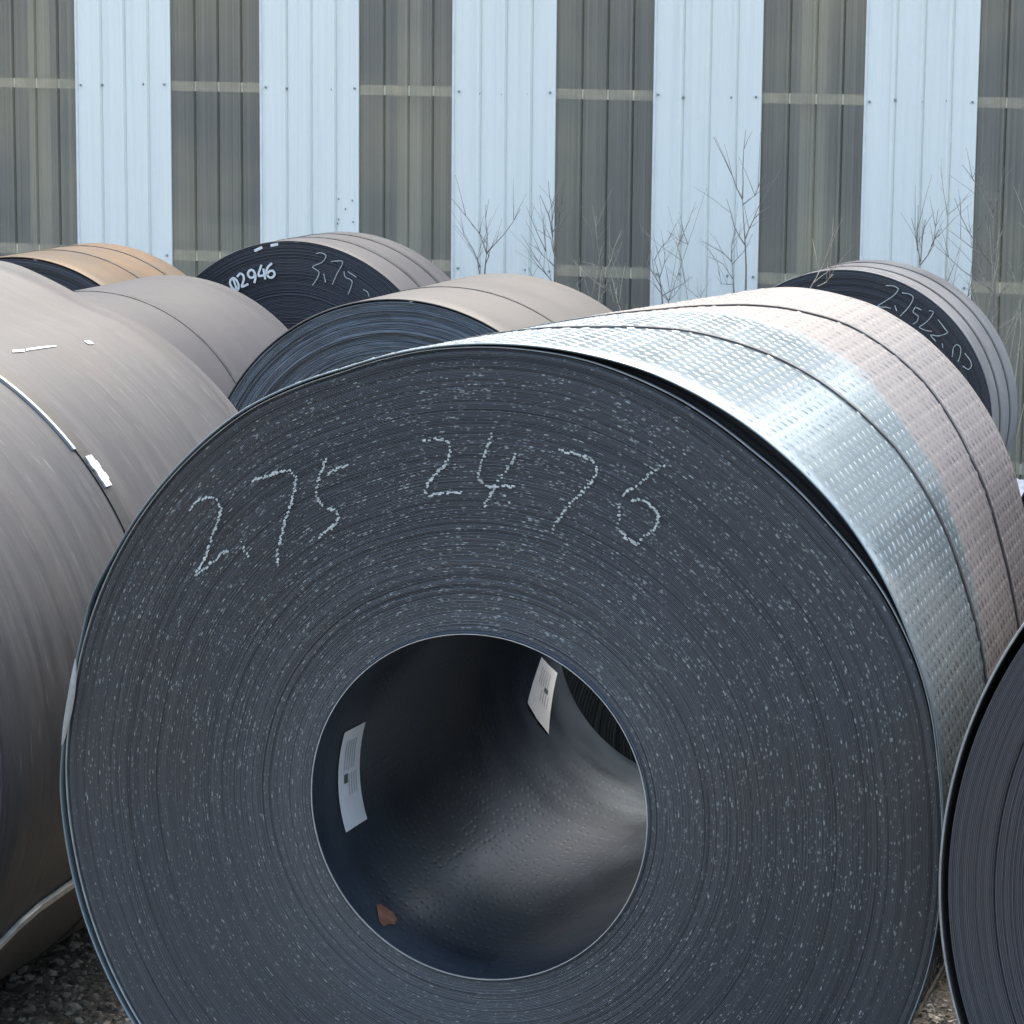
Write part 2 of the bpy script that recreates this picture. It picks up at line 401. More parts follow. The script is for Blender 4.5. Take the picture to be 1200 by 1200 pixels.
    def ring(s, r0, r1, y, mat, name, seg=160):
        t = np.linspace(-math.pi, math.pi, seg+1); V = []
        for r, yy in ((r1, y+.004), (r1, y), (r0, y), (r0, y+.004)):
            P = s.pt(t, np.full_like(t, r), yy); P[:, 0] += s.hole[0]; P[:, 2] += s.hole[1]; V.append(P)
        return meshobj(name, np.concatenate(V), grid(4, seg+1, flip=True), mat, s.o, None, False)
    def strap(s, y, wd=.032, th=.0025, mat=None, seg=200, name='steel_strap', wav=0.0, yfun=None, seal_at=None, sealmat=None, span=(-180, 180)):
        t = np.radians(np.linspace(span[0], span[1], seg+1)); V = []
        yy = yfun(t) if yfun else y + wav*np.sin(t*2.0+1)
        k = np.clip(yy/s.W, 0, 1); r = s.rf(t)*(1-k)+s.rfar(t)*k
        for dr, dy in ((-.003, -wd/2), (th, -wd/2), (th, wd/2), (-.003, wd/2)):
            P = s.pt(t, r+dr, 0.0); P[:, 1] = yy+dy; V.append(P)
        o = meshobj(name, np.concatenate(V), grid(4, seg+1, flip=True), mat or STRAP, s.o, None, False)
        if seal_at is not None:
            mb = MB(); rnd = random.Random(5)
            for j in range(5):
                tj = seal_at + (j-2)*.020; rj = float(np.interp(tj, t, r)); q = s.pt(np.array([tj]), np.array([rj+.006]), 0)[0]; q[1] = float(np.interp(tj, t, yy))+rnd.uniform(-.006, .006)
                mb.box(q, (.020, wd*.82*(1.0 if j % 2 else .8), .007), Matrix.Rotation(tj, 3, 'Y'))
            mb.build('strap_seal', sealmat or SEAL, o)
        return o
    def stroke(s, pix, name='chalk_digit', width=.009, mat=None, dash=None, seed=0, off=-.004, plane=0.0, scale=None):
        """a hand-drawn stroke lying on the end face; pix in photograph pixels through the real face plane"""
        rnd = random.Random(seed); mb = MB()
        for line in pix:
            P = [s.px_plane(*q, plane) for q in line]; P = [(p[0], p[2]) for p in P]
            Q = [P[0]]
            # Catmull-Rom smoothing
            for i in range(len(P)-1):
                p0, p1, p2, p3 = P[max(i-1, 0)], P[i], P[i+1], P[min(i+2, len(P)-1)]
                for k in range(1, 7):
                    u = k/6; Q.append(tuple(.5*((2*p1[c])+(-p0[c]+p2[c])*u+(2*p0[c]-5*p1[c]+4*p2[c]-p3[c])*u*u+(-p0[c]+3*p1[c]-3*p2[c]+p3[c])*u**3) for c in (0, 1)))
            if dash is None:
                for i in range(len(Q)-1):
                    a, b = Q[i], Q[i+1]; dx, dz = b[0]-a[0], b[1]-a[1]; L = math.hypot(dx, dz)
                    if L < 1e-6: continue
                    nx, nz = -dz/L*width/2, dx/L*width/2; ex, ez = dx/L*width*.3, dz/L*width*.3; o_ = off-.0001*(i % 3)
                    mb.prism([(a[0]+nx-ex, o_, a[1]+nz-ez), (b[0]+nx+ex, o_, b[1]+nz+ez), (b[0]-nx+ex, o_, b[1]-nz+ez), (a[0]-nx-ex, o_, a[1]-nz-ez)], (0, .0012, 0))
            else:
                # chalk catches only on the proud turns: short tangential crumbs
                d = 0.0; step = dash
                seglen = [math.dist(Q[i], Q[i+1]) for i in range(len(Q)-1)]; tot = sum(seglen)
                while d < tot:
                    acc = 0
                    for i, L in enumerate(seglen):
                        if acc+L >= d: break
                        acc += L
                    u = (d-acc)/max(L, 1e-9); x = Q[i][0]*(1-u)+Q[i+1][0]*u; z = Q[i][1]*(1-u)+Q[i+1][1]*u
                    tx, tz = (Q[i+1][0]-Q[i][0])/max(L, 1e-9), (Q[i+1][1]-Q[i][1])/max(L, 1e-9)
                    d += step*rnd.uniform(.7, 1.3)
                    if rnd.random() < .12+.22*(.5+.5*math.sin(d*41+seed)): continue
                    rx, rz = x, z-s.R; rl = math.hypot(rx, rz); ux, uz = rz/rl, -rx/rl      # tangential direction
                    al = abs(tx*ux+tz*uz); h = width*rnd.uniform(.35, .75)*(1+.8*al); v = .0018*rnd.uniform(.6, 1.3)
                    x += rnd.uniform(-.0025, .0025); z += rnd.uniform(-.0025, .0025)
                    vx, vz = rx/rl*v, rz/rl*v; hx, hz = ux*h, uz*h; o_ = off-.00006*rnd.randint(0, 12)
                    mb.prism([(x-hx-vx, o_, z-hz-vz), (x+hx-vx, o_, z+hz-vz), (x+hx+vx, o_, z+hz+vz), (x-hx+vx, o_, z-hz+vz)], (0, .0012, 0))
        return mb.build(name, mat or CHALK, s.o)

def crop(cx, cy, k, pts): return [(cx+x/k, cy+y/k) for x, y in pts]

# --- the chequered coil in front -------------------------------------------------
rw = smooth_r([(-180, 1.008), (-125, 1.010), (-110, 1.008), (-100, 1.005), (-92, 1.004), (-88, .998), (-80, .989), (-72, .993), (-67, 1.003), (-60, .996), (-46, .997), (-34, 1.0), (-19, .986), (-9, .993), (3, 1.001), (12, 1.009), (20, 1.017), (32, 1.020), (48, 1.019), (57, 1.012), (65, 1.002), (72, .999), (80, .987), (87, .983), (96, .985), (105, .992), (111, .994), (140, 1.0)])
fw_ = smooth_r([(-180, .990), (-125, .994), (-101, .986), (-89, .986), (-80, .980), (-70, .982), (-59, .985), (-46, .987), (-33, .988), (-20, .975), (-9, .983), (3, .988), (12, .990), (25, .983), (35, .975), (48, .977), (58, .988), (67, .989), (73, .985), (79, .977), (87, .975), (96, .980), (105, .986), (111, .988), (140, .992)])
wfar = smooth_r([(-180, 1.005), (-90, 1.0), (-60, 1.0), (-46, .998), (-36, .978), (-27, .942), (-18, .918), (-11, .910), (-4, .917), (3, .938), (7, .960), (11, .982), (14, .997), (18, 1.010), (26, 1.032), (34, 1.033), (42, 1.020), (50, 1.000), (57, .976), (64, .948), (72, .930), (80, .926), (90, .938), (105, .968), (125, .995), (140, 1.0)])
mc = Coil('front chequered steel coil chalked 2.75 24 76, two white paper labels in its bore', 0, 0, 1.008, 1.786, .3178, rin=.379, rfun=rw, hole=(-.0185, .003), rfar=wfar)
mc.base = Vector((-.0521, 6.2428, 0)); mc.o.location = mc.base
MAINE = end_mat('chequered_turn_edges', (.055, .061, .071), fleck=.66, fleck_col=(.30, .33, .335), band=.55)
mc.shell(MAINW, th=.0045, seg=360, ny=16)
mc.end(MAINE, lambda t: fw_(t), tt=.0031, amp=.0007, wander=.004, seg=288, seed=3, y0=.006, rings=[(.985, .004)])
mc.end(BORE_D, .885, tt=.03, far=True, seed=4, seg=96)
mc.bore(BORE)
mc.ring(mc.rin-.0022, mc.rin-.0004, -.003, EDGE, 'inner_wrap_edge')
# second loose turn seen as a bright line inside the gap
t = np.linspace(-math.pi, math.pi, 361); V = []
for dr, y in ((-.0022, .012), (-.0022, .001), (.0, .001), (.0, .012)):
    f_ = np.clip((np.degrees(t)-5)/20, 0, 1)*np.clip((84-np.degrees(t))/18, 0, 1)
    V.append(mc.pt(t, fw_(t)+.0035+dr+.004*f_, y+.004))
meshobj('loose_inner_wrap', np.concatenate(V), grid(4, 361, flip=True), EDGE2, mc.o)
mc.end(BLACKIN, lambda t: np.minimum(fw_(t)+.02, rw(t)-.010), tt=.02, seed=6, seg=144, y0=.10, name='gap_shade_backing')  # near-black backing paints the hollow's shadow between face and outer wrap
# bent lip of the outer sheet on the left edge
V = []; tl = np.radians(np.linspace(-87, -75, 26))
for j, (dr, dy) in enumerate(((0.001, .0), (.002, -.002), (-.001, -.006), (-.012, -.007), (-.016, -.003))):
    k = np.sin(np.linspace(0, math.pi, 26))**.6; V.append(mc.pt(tl, rw(tl)+dr*k, 0.0)+np.stack([0*tl, dy*k, 0*tl], -1))
meshobj('bent_lip', np.concatenate(V), grid(5, 26, flip=True), EDGE2, mc.o)
# raised treads of the chequered plate, real lens-shaped bumps
rnd = random.Random(11); V = []; F = []
pitch = .0228
i0, i1 = int(R_(-75)*1.008/pitch), int(R_(112)*1.008/pitch)
for i in range(i0, i1):
    for j in range(int(1.786/.0475)):
        y = .02+.0475*j+(.02375 if i % 2 else 0)
        if y > 1.77: continue
        arc = i*pitch; th = arc/1.008; dirn = R_(68) if i % 2 else R_(112)   # slant from the axial direction
        dirn += rnd.uniform(-.06, .06); ca, sa = math.cos(dirn), math.sin(dirn); b = len(V); hl, hw, hh = .0135*rnd.uniform(.9, 1.08), .0042*rnd.uniform(.9, 1.1), .0019*rnd.uniform(.7, 1.25)
        for (p, q, h) in ((-hl, 0, -.0006), (-hl*.45, hw*.9, -.0006), (hl*.45, hw*.9, -.0006), (hl, 0, -.0006), (hl*.45, -hw*.9, -.0006), (-hl*.45, -hw*.9, -.0006), (-hl*.55, 0, hh), (hl*.55, 0, hh)):
            da = p*sa+q*ca; dy = p*ca-q*sa; tt = th+da/1.008; yy = y+dy; k = min(max(yy/1.786, 0), 1)
            V.append((tt, yy, k, h))
        F += [[b, b+6, b+1], [b+1, b+6, b+7, b+2], [b+2, b+7, b+3], [b+3, b+7, b+4], [b+4, b+7, b+6, b+5], [b+5, b+6, b]]
A = np.array(V); th = A[:, 0]; r = rw(th)*(1-A[:, 2])+wfar(th)*A[:, 2]+A[:, 3]
P = np.stack([r*np.sin(th), A[:, 1], 1.008+r*np.cos(th)], -1)
tr_ = meshobj('tread_pattern', P, F, MAINW, mc.o, np.stack([th*1.008, A[:, 1]], -1)); tr_['kind'] = 'stuff'
def yf(pts):
    a = np.array([p[0] for p in pts]); b = np.array([p[1] for p in pts]); return lambda t: np.interp(np.degrees(t), a, b)
mc.strap(.6, wd=.016, th=.0042, name='steel_strap', yfun=yf([(-180, .6), (-30, .45), (6, .497), (15, .596), (30, .673), (45, .715), (65, .706), (120, .65), (180, .6)]))
mc.strap(1.3, wd=.016, th=.0042, name='steel_strap', yfun=yf([(-180, 1.2), (-20, 1.0), (10.6, 1.168), (18.5, 1.30), (28, 1.38), (40, 1.386), (52, 1.318), (120, 1.25), (180, 1.2)]))
# chalk figures
c5 = lambda p: crop(200, 380, 3, p); c24 = lambda p: crop(480, 480, 3.529, p)
kw = dict(width=.0031, dash=.0036, plane=.0)
mc.stroke([c5([(72, 650), (80, 637), (105, 615), (140, 607), (170, 625), (178, 655), (168, 695), (150, 740), (130, 800), (112, 840), (92, 878)]), c5([(92, 878), (125, 855), (145, 835)]), c5([(158, 832), (180, 805), (205, 797)])], seed=1, **kw)
mc.stroke([c5([(248, 765), (260, 788), (275, 815)])], 'chalk_point', seed=2, **kw)
mc.stroke([c5([(290, 547), (340, 532), (400, 515), (428, 518), (440, 545), (432, 610), (405, 690), (385, 770), (376, 820), (384, 852)])], seed=3, **kw)
mc.stroke([c5([(548, 470), (530, 520), (518, 560), (515, 600), (535, 635), (570, 650), (592, 668), (585, 695), (560, 720), (525, 745)]), c5([(550, 528), (590, 505), (635, 492)])], seed=4, **kw)
mc.stroke([c24([(60, 130), (100, 122), (150, 125), (172, 150), (168, 185), (150, 225), (115, 260), (85, 295), (68, 330), (80, 358), (110, 350), (160, 343), (215, 340)])], seed=5, **kw)
mc.stroke([c24([(345, 100), (325, 150), (305, 200), (292, 250), (288, 285), (305, 300), (340, 320), (385, 312), (430, 318)]), c24([(442, 185), (415, 235), (385, 275), (350, 325), (325, 370), (305, 405)]), c24([(400, 355), (420, 388)])], seed=6, **kw)
mc.stroke([c24([(615, 155), (640, 172), (700, 185), (760, 210), (778, 245), (755, 295), (710, 345), (670, 385), (630, 435), (590, 495)])], seed=7, **kw)
mc.stroke([c24([(1060, 228), (1010, 252), (960, 300), (900, 340), (868, 385), (868, 440), (868, 485), (900, 530), (945, 555)]), c24([(920, 375), (960, 370), (1000, 395), (1030, 435), (1020, 480), (985, 515), (940, 550)])], seed=8, **kw)
# paper labels stuck inside the bore
def bore_patch(name, corners, mat, lift, parent, nu=2, nv=10):
    def h(x, y): return mc.px_cyl(x, y, mc.rin, mc.hole[0], mc.hole[1], far=True)
    def ang(p): return math.atan2(p[0]-mc.hole[0], p[2]-mc.R-mc.hole[1]), p[1]
    A_ = [ang(h(*c)) for c in corners]       # TL, TR, BR, BL
    V = []
    for k in range(nv+1):
        v = k/nv
        for j in range(nu+1):
            u = j/nu
            an = (A_[0][0]*(1-u)+A_[1][0]*u)*(1-v)+(A_[3][0]*(1-u)+A_[2][0]*u)*v
            y = (A_[0][1]*(1-u)+A_[1][1]*u)*(1-v)+(A_[3][1]*(1-u)+A_[2][1]*u)*v
            for l_ in (lift,): V.append((mc.hole[0]+(mc.rin-l_)*math.sin(an), y, mc.R+mc.hole[1]+(mc.rin-l_)*math.cos(an)))
    return meshobj(name, V, grid(nv+1, nu+1), mat, parent), A_
def sub(c, u0, u1, v0, v1):
    f = lambda u, v: tuple((c[0][i]*(1-u)+c[1][i]*u)*(1-v)+(c[3][i]*(1-u)+c[2][i]*u)*v for i in (0, 1))
    return [f(u0, v0), f(u1, v0), f(u1, v1), f(u0, v1)]
for n_, c in enumerate(([(402.5, 858), (427, 845.5), (429, 960), (404, 976)], [(633.5, 770), (652, 789), (642, 861), (617, 824)])):
    lab, A_ = bore_patch('paper_label', c, PAPER, .003, mc.o)
    def aff(u0, u1, v0, v1, nm, mt, lift=.0045):
        V = []
        for k in range(5):
            v = v0+(v1-v0)*k/4
            for u in (u0, u1):
                an = (A_[0][0]*(1-u)+A_[1][0]*u)*(1-v)+(A_[3][0]*(1-u)+A_[2][0]*u)*v; y = (A_[0][1]*(1-u)+A_[1][1]*u)*(1-v)+(A_[3][1]*(1-u)+A_[2][1]*u)*v
                V.append((mc.hole[0]+(mc.rin-lift)*math.sin(an), y, mc.R+mc.hole[1]+(mc.rin-lift)*math.cos(an)))
        return meshobj(nm, V, grid(5, 2), mt, lab)
    aff(.25, .42, .46, .55, 'printed_mark', INK) if n_ == 0 else aff(.55, .75, .38, .46, 'printed_mark', INK)
    for k in range(5): aff(.22+.11*k, .27+.11*k, .12, .42, 'printed_line', INKL)
    for k in range(4): aff(.45+.11*k, .49+.11*k, .47, .68, 'printed_line', INKL)
mb = MB(); fl = []
for px, py in ((441, 1061), (446, 1060), (452, 1064), (460, 1069), (465, 1077), (463, 1084), (456, 1083), (450, 1086), (444, 1079), (443, 1070)):
    q = mc.px_cyl(px, py, mc.rin-.002, mc.hole[0], mc.hole[1], far=True); fl.append(q)
mb.prism(fl, (0, 0, .0012)); mb.build('rust_flake', RUST, mc.o)
SCUFF = plain('scuffed_black_scale', (.03, .032, .036), .7, 0, .3, 40)
for q in ([(1124, 801), (1128, 803), (1133, 811), (1134, 817), (1131, 818), (1128, 810)], [(1119, 776), (1122, 775), (1123, 781), (1121, 782)]):
    mb = MB(); mb.prism([mc.px_cyl(*p, R=1.006) for p in q], (0, 0, .0015)); mb.build('scuff', SCUFF, mc.o)

# --- left coil with strap ----------------------------------------------------------
RA = .931
ra = smooth_r([(-180, RA), (-60, RA+.05), (-20, RA+.085), (-3, RA+.078), (1, RA+.064), (4, RA+.048), (7, RA+.033), (11, RA+.016), (14, RA+.003), (18, RA-.004), (25, RA+.003), (45, RA), (90, RA), (120, RA)])
AMAT = shell_mat('warm_mill_scale', (.041, .0415, .047), (.090, .0895, .096), .75, .48, .1, 2.0, (.12, .095, .085), .18, scratch=.55)
ac = Coil('warm grey coil at the left edge, its steel strap closed by a white seal', -4.215, 6.07, RA, 1.854, YA, rfun=lambda t: np.full_like(np.asarray(t, float), RA), rfar=ra)
DARKE = end_mat('dark_turn_edges', (.050, .055, .068), band=.5)
ac.shell(AMAT, th=.006, seg=256, ny=14); ac.end(DARKE, RA-.012, tt=.006, seed=8, seg=96); ac.end(BORE_D, RA-.02, tt=.03, far=True, seed=9, seg=64); ac.bore(BORE_D, 64)
X, Y, Z = ac.px_cyl(118, 552)
ac.strap(.885, wd=.052, th=.004, mat=STRAPB, seal_at=math.atan2(X, Z-RA), wav=.006)
ac.strap(.852, wd=.012, th=.0075, mat=EDGE, name='strap_glint_strip', wav=.006, span=(18, 48), seg=60)  # added bright strip paints the glint along the strap's left edge
V = []; tt_ = [(0.0, 128), (.10, 124.5), (.214, 120.66), (.27, 118.5), (.358, 116.9), (.516, 116.0), (.8, 114.6), (1.3, 113), (1.85, 112)]
for dth, dr in ((0, .001), (0, .013), (1.1, .016), (1.1, .001)):
    V += [ac.pt(np.array([R_(a+dth)]), np.array([RA+dr]), y)[0] for y, a in tt_]
meshobj('wrap_tail_edge', V, grid(4, len(tt_)), EDGE, ac.o, None, False)
for q in ([(15, 413), (29, 412), (29, 409.5), (15, 410.5)], [(31, 411), (48, 408.5), (66, 406), (66, 405), (48, 406.5), (31, 409)], [(99, 400), (104, 403.5), (110, 403), (105, 399.5)]):
    mb = MB(); mb.prism([ac.px_cyl(*p, R=RA+.0035) for p in q], (0, 0, .001)); mb.build('paint_mark', PAINT, ac.o)

# --- coil behind it (lavender grey, no face seen) -----------------------------------
def simple(label, s_, a_, R, W, yaw, body, endm, seed, straps=(), tt=.006, rin=.36, seg=192, wander=.008, lip=.010, strapw=.018, rings=None, rfun=None):
    c = Coil(label, s_, a_, R, W, yaw, rin=rin, rfun=rfun)
    c.shell(body, th=.006, seg=seg); c.end(endm, R-lip, tt=tt, seed=seed, seg=seg, wander=wander, rings=rings)
    c.end(BORE_D, R-.012, tt=.03, far=True, seed=seed+50, seg=64); c.bore(BORE_D, 64)
    for y in straps: c.strap(y, wd=strapw, wav=.012)
    return c
FB = shell_mat('lavender_mill_scale', (.064, .065, .076), (.078, .078, .088), .25, .5, .05, 5.0)
fc = simple('smooth lavender grey coil behind the left coil, with one dark strap line', -5.55, 10.5, .755, 1.40, YA, FB, DARKE, 21, (.60,))
# --- blue faced coil ---------------------------------------------------------------
GB = shell_mat('pale_mill_scale', (.088, .086, .088), (.109, .106, .108), .3, .5, .05, 9.0)
GE = end_mat('blue_turn_edges', (.072, .088, .108), band=.45, smear=.7, rough=.45)
gc = simple('pale coil with a streaky blue end face, just behind the front coil', -3.91, 10.3, .81, 1.12, .3585, GB, GE, 31, (.485,), tt=.006, wander=.015)
# --- coil marked 02946 ----------------------------------------------------------------
HB = shell_mat('grey_mill_scale', (.082, .082, .092), (.104, .103, .113), .4, .5, .05, 13.0)
HE = end_mat('charcoal_turn_edges', (.040, .044, .055), band=.15)
hc = simple('dark faced coil painted 02946 and chalked 3.75, near the wall', -5.4457, 12.9713, .7914, .607, .3702, HB, HE, 41, (.22, .44), tt=.007, wander=.002, lip=.006, strapw=.028)
ch = lambda p: crop(220, 270, 3.53, p)
pk = dict(width=.0105, mat=PAINT, name='painted_digit', off=-.010)
hc.stroke([ch([(180, 205), (192, 197), (206, 206), (214, 226), (212, 243), (200, 246), (186, 234), (179, 218), (180, 205)]), ch([(192, 200), (207, 244)])], **pk)
hc.stroke([ch([(209, 190), (220, 179), (232, 184), (236, 200), (232, 216), (228, 232), (252, 222)])], **pk)
hc.stroke([ch([(281, 180), (276, 192), (262, 194), (253, 182), (257, 168), (269, 163), (279, 172), (284, 192), (280, 214)])], **pk)
hc.stroke([ch([(308, 145), (297, 186), (332, 180)]), ch([(317, 160), (324, 199)])], **pk)
hc.stroke([ch([(350, 137), (335, 152), (329, 172), (337, 190), (352, 194), (363, 182), (357, 168), (343, 168), (332, 180)])], **pk)
hk = dict(width=.0042, off=-.009)
hc.stroke([ch([(535, 95), (555, 92), (575, 105), (560, 130), (520, 150), (545, 170), (540, 195), (520, 225)])], **hk)
hc.stroke([ch([(566, 180), (573, 213)])], 'chalk_point', **hk)
hc.stroke([ch([(597, 128), (638, 126), (642, 140), (620, 180), (602, 222)])], **hk)
hc.stroke([ch([(650, 170), (655, 192), (682, 208), (678, 235), (667, 263)]), ch([(666, 170), (700, 192)])], **hk)
hc.stroke([ch([(730, 245), (746, 254), (753, 272)])], **hk)
hc.stroke([[(300, 293.5), (307.5, 290)]], 'paint_dab', width=.013, mat=PAINT, off=-.010)
hc.stroke([[(319, 287.5), (326, 286)]], 'paint_dab', width=.013, mat=PAINT, off=-.010)
# --- tan coil far left -----------------------------------------------------------------
IB = shell_mat('tan_rust_scale', (.094, .070, .051), (.126, .100, .077), .4, .5, .1, 17.0, (.19, .105, .055), .6)
ic = simple('tan rusty coil with a black end face at the far left below the wall', -6.34, 11.9667, .778, .804, .3296, IB, HE, 51, (.36, .62), tt=.006, strapw=.012)
# --- right back coil chalked 2.75 22 ----------------------------------------------------
JB = shell_mat('pale_grey_sheet', (.20, .20, .212), (.29, .287, .30), .6, .42, .15, 23.0, (.10, .10, .11), .5)
jc = simple('pale banded coil chalked 2.75 22 standing under the wall at the right', -3.0897, 14.1349, .7212, .584, .3615, JB, HE, 61, (.17, .40), tt=.007, wander=.003, strapw=.03, lip=.006)
cj = lambda p: crop(900, 300, 4, p)
jc.stroke([cj([(555, 138), (590, 140), (612, 155), (590, 185), (545, 215), (517, 235), (560, 240), (575, 245)])], **hk)
jc.stroke([cj([(597, 232), (605, 256)])], 'chalk_point', **hk)
jc.stroke([cj([(632, 172), (670, 180), (682, 200), (660, 240), (622, 280)])], **hk)
jc.stroke([cj([(692, 240), (682, 262), (706, 282), (700, 305), (682, 318)]), cj([(692, 238), (720, 252)])], **hk)
jc.stroke([cj([(757, 255), (777, 262), (760, 292), (735, 316), (712, 333), (742, 348), (768, 352)])], **hk)
jc.stroke([cj([(800, 298), (835, 345), (842, 360), (800, 374), (765, 370), (788, 398)])], **hk)
jc.stroke([cj([(818, 410), (822, 428)])], 'chalk_point', **hk)
jc.stroke([cj([(866, 470), (872, 428), (890, 415), (905, 432), (902, 468), (893, 492)])], **hk)
jc.stroke([cj([(925, 455), (950, 490), (955, 515), (940, 530), (915, 515)])], **hk)
# --- right front coil ---------------------------------------------------------------------
DB = shell_mat('dark_mill_scale', (0.078, 0.075, 0.078), (0.102, 0.099, 0.102), .4, .45, .1, 29.0)
DE = end_mat('plain_turn_edges', (.060, .064, .076), band=.55)
dr_ = smooth_r([(-180, .990), (-120, .990), (-90, .989), (-45, .989), (0, .989), (90, .989)])
dc = Coil('coil cut off by the right edge, its plain grey end face ringed by stepped turns', -.0665, 5.8396, .989, 1.70, .3229, rfun=dr_, rin=.38)
dc.shell(DB, th=.004, seg=320)
t = np.linspace(-math.pi, math.pi, 321); dc_r = .989
meshobj('rim_edge', np.concatenate([dc.pt(t, np.full_like(t, dc_r+a), y) for a, y in ((-.004, -.001), (-.003, -.004), (-.0005, -.004), (.001, -.001), (.001, .012))]), grid(5, 321, flip=True), EDGE2, dc.o)
dc.end(DE, lambda t: .968 + .004*np.sin(t*3), tt=.0036, seed=71, seg=256, wander=.008, amp=.0007, rings=[(.84, .006), (.845, -.010)], y0=.008)
dc.end(BORE_D, .97, tt=.03, far=True, seed=72, seg=64); dc.bore(BORE_D, 64)
# --- coils of the second row glimpsed behind ------------------------------------------------
kc = simple('dark coil seen only through the bore of the front coil', -2.05, 8.0, .63, 1.1, YA, DB, end_mat('teal_turn_edges', (.045, .062, .072), band=.9), 81, (), tt=.010, rin=.2, wander=.002)
ec = simple('dark blue faced coil at the right edge, behind the coil that is cut off there', -.36, 7.95, .99, 1.3, YA, DB, end_mat('navy_turn_edges', (.036, .045, .066), band=.4), 91, (), tt=.008)

# ------------------------------------------------------------------ warehouse wall
WA = .334; WN = Vector((math.sin(WA), math.cos(WA), 0)); WU = Vector((math.cos(WA), -math.sin(WA), 0))
wh = empty('warehouse', WN*17.0, -WA, 'warehouse with white ribbed metal cladding alternating with grey translucent sheets', 'building')
def wl(u, d, z): return (u, d, z)                 # local: u along wall, d inward, z up
WT, P_W, P_F = 6.2, .6411, .6025
LOW = 3.86                                        # roofline notch added so open sky reflects on the front coil
purl = [(2.142, .058), (1.106, .062), (.08, .06), (3.18, .06), (4.2, .06), (5.2, .06), (6.0, .06)]
def wall_u(px, py=110, d=0.0):
    r_ = ray(px, py); t_ = (17.0+d)/r_.dot(WN); q = Vector((0, 0, CAMH))+r_*t_; return q.dot(WU), q.z
def corr(u0, wd, d0, nb, rib, dep, z0, z1, name, mat, gw=.012, gd=.010):
    """trapezoidal sheet profile; ribs stand out towards the yard"""
    pr = [(u0, 0.012), (u0, 0)]
    pit = wd/nb
    for k in range(nb):
        if k > 0:
            c = u0+pit*k
            pr += [(c-rib*.5-.005, 0), (c-rib*.5, -dep), (c+rib*.5, -dep), (c+rib*.5+.003, 0), (c+rib*.5+.003+gw*.4, gd), (c+rib*.5+.003+gw*.6, gd), (c+rib*.5+.003+gw, 0)]
        m_ = u0+pit*(k+.5)
        for q in (-.16, .16): pr += [(m_+q*pit-.004, 0), (m_+q*pit, -.0016), (m_+q*pit+.004, 0)]
    pr += [(u0+wd, 0), (u0+wd, 0.012)]
    V = [(u, d0+d, z) for z in (z0, z1) for u, d in pr]
    return meshobj(name, V, grid(2, len(pr)), mat, wh, None, False)
scr = MB(); u = -8.7811-4*(P_W+P_F); rr = random.Random(3)
x = u
for k in range(14):
    hp = LOW if k == 10 else WT; hf = LOW if k == 10 else WT
    if k == 10: GL, GR = x, x+P_W+P_F
    corr(x, P_W, 0.0, 4, .016, .016, .03, hp-.03+rr.uniform(-.01, .01), 'cladding_panel', PANEL)
    corr(x+P_W-.01, P_F+.02, .016, 4, .016, .013, .02, hf-.04, 'translucent_sheet', FRP, .010, .014)
    tb = MB(); tb.box((x+.005, -.004, hp/2), (.014, .012, hp-.1)); tb.build('edge_trim', TRIM, wh)
    for pz, ph in purl:
        if pz > hp: continue
        for q in (.05, .27, .50, .73, .95):
            scr.box((x+P_W*q+rr.uniform(-.008, .008), -.004, pz+rr.uniform(-.01, .01)), (.012, .010, .012), Matrix.Rotation(rr.uniform(0, 1), 3, 'Y'))
    x += P_W+P_F
UL, UR = u, x
for px, py in ((397, 233), (413, 235), (405, 245), (397, 257), (414, 260), (396, 262)):
    uu, zz = wall_u(px, py); scr.box((uu, -.003, zz+CAMH*0), (.006, .008, .011))
so_ = scr.build('cladding_screws', SCREW, wh); so_['kind'] = 'stuff'
for pz, ph in purl:
    for e0, e1 in (((UL, UR),) if pz < LOW else ((UL, GL), (GR, UR))):
        b = MB(); b.box(((e0+e1)/2, .052, pz), (e1-e0, .07, ph)); b.build('purlin', PURLIN, wh)
for e0, e1, h_ in ((UL-.2, GL-.01, WT), (GL+.03, GR-.03, LOW), (GR+.01, UR+.2, WT)):
    b = MB(); b.box(((e0+e1)/2, 5.02, h_-.02), (e1-e0, 10.0, .10)); b.build('roof', BACKM, wh)
for e in (GL-.04, GR+.04):
    b = MB(); b.box((e, 4.95, (LOW+WT)/2), (.05, 9.7, WT-LOW-.12)); b.build('added_notch_cheek', PANEL, wh)  # cheeks closing the sides of the added sky notch
for e0, e1, h_ in ((UL, GL-.02, WT), (GL-.02, GR+.02, LOW), (GR+.02, UR, WT)):
    b = MB(); b.box(((e0+e1)/2, 9.5, h_/2-.05), (e1-e0, .1, h_-.15)); b.build('rear_wall', BACKM, wh)
for e in (UL, UR):
    b = MB(); b.box((e, 4.75, WT/2-.05), (.06, 9.3, WT-.15)); b.build('side_wall', BACKM, wh)
b = MB(); b.box(((UL+UR)/2, 4.85, .01), (UR-UL, 9.4, .05)); b.build('interior_floor', INNER, wh)
for px, wd in ((490, .15),):
    for k in (-2, -1, 0, 1, 2, 3):
        uu = wall_u(px, 110, .3)[0]+k*2*(P_W+P_F); hc_ = LOW if GL-.1 < uu < GR+.1 else WT; b = MB(); b.box((uu, .26, hc_/2-.04), (wd, .22, hc_-.12)); b.build('column', INNERC, wh)
b = MB(); b.box((wall_u(250, 270, 1.2)[0], 1.3, .62), (1.0, .5, 1.2)); b.build('inner_block', CRATE, wh)
b = MB(); b.box((wall_u(1160, 360, 1.6)[0], 1.8, .5), (1.3, .5, .9)); b.build('inner_block', INNER, wh)

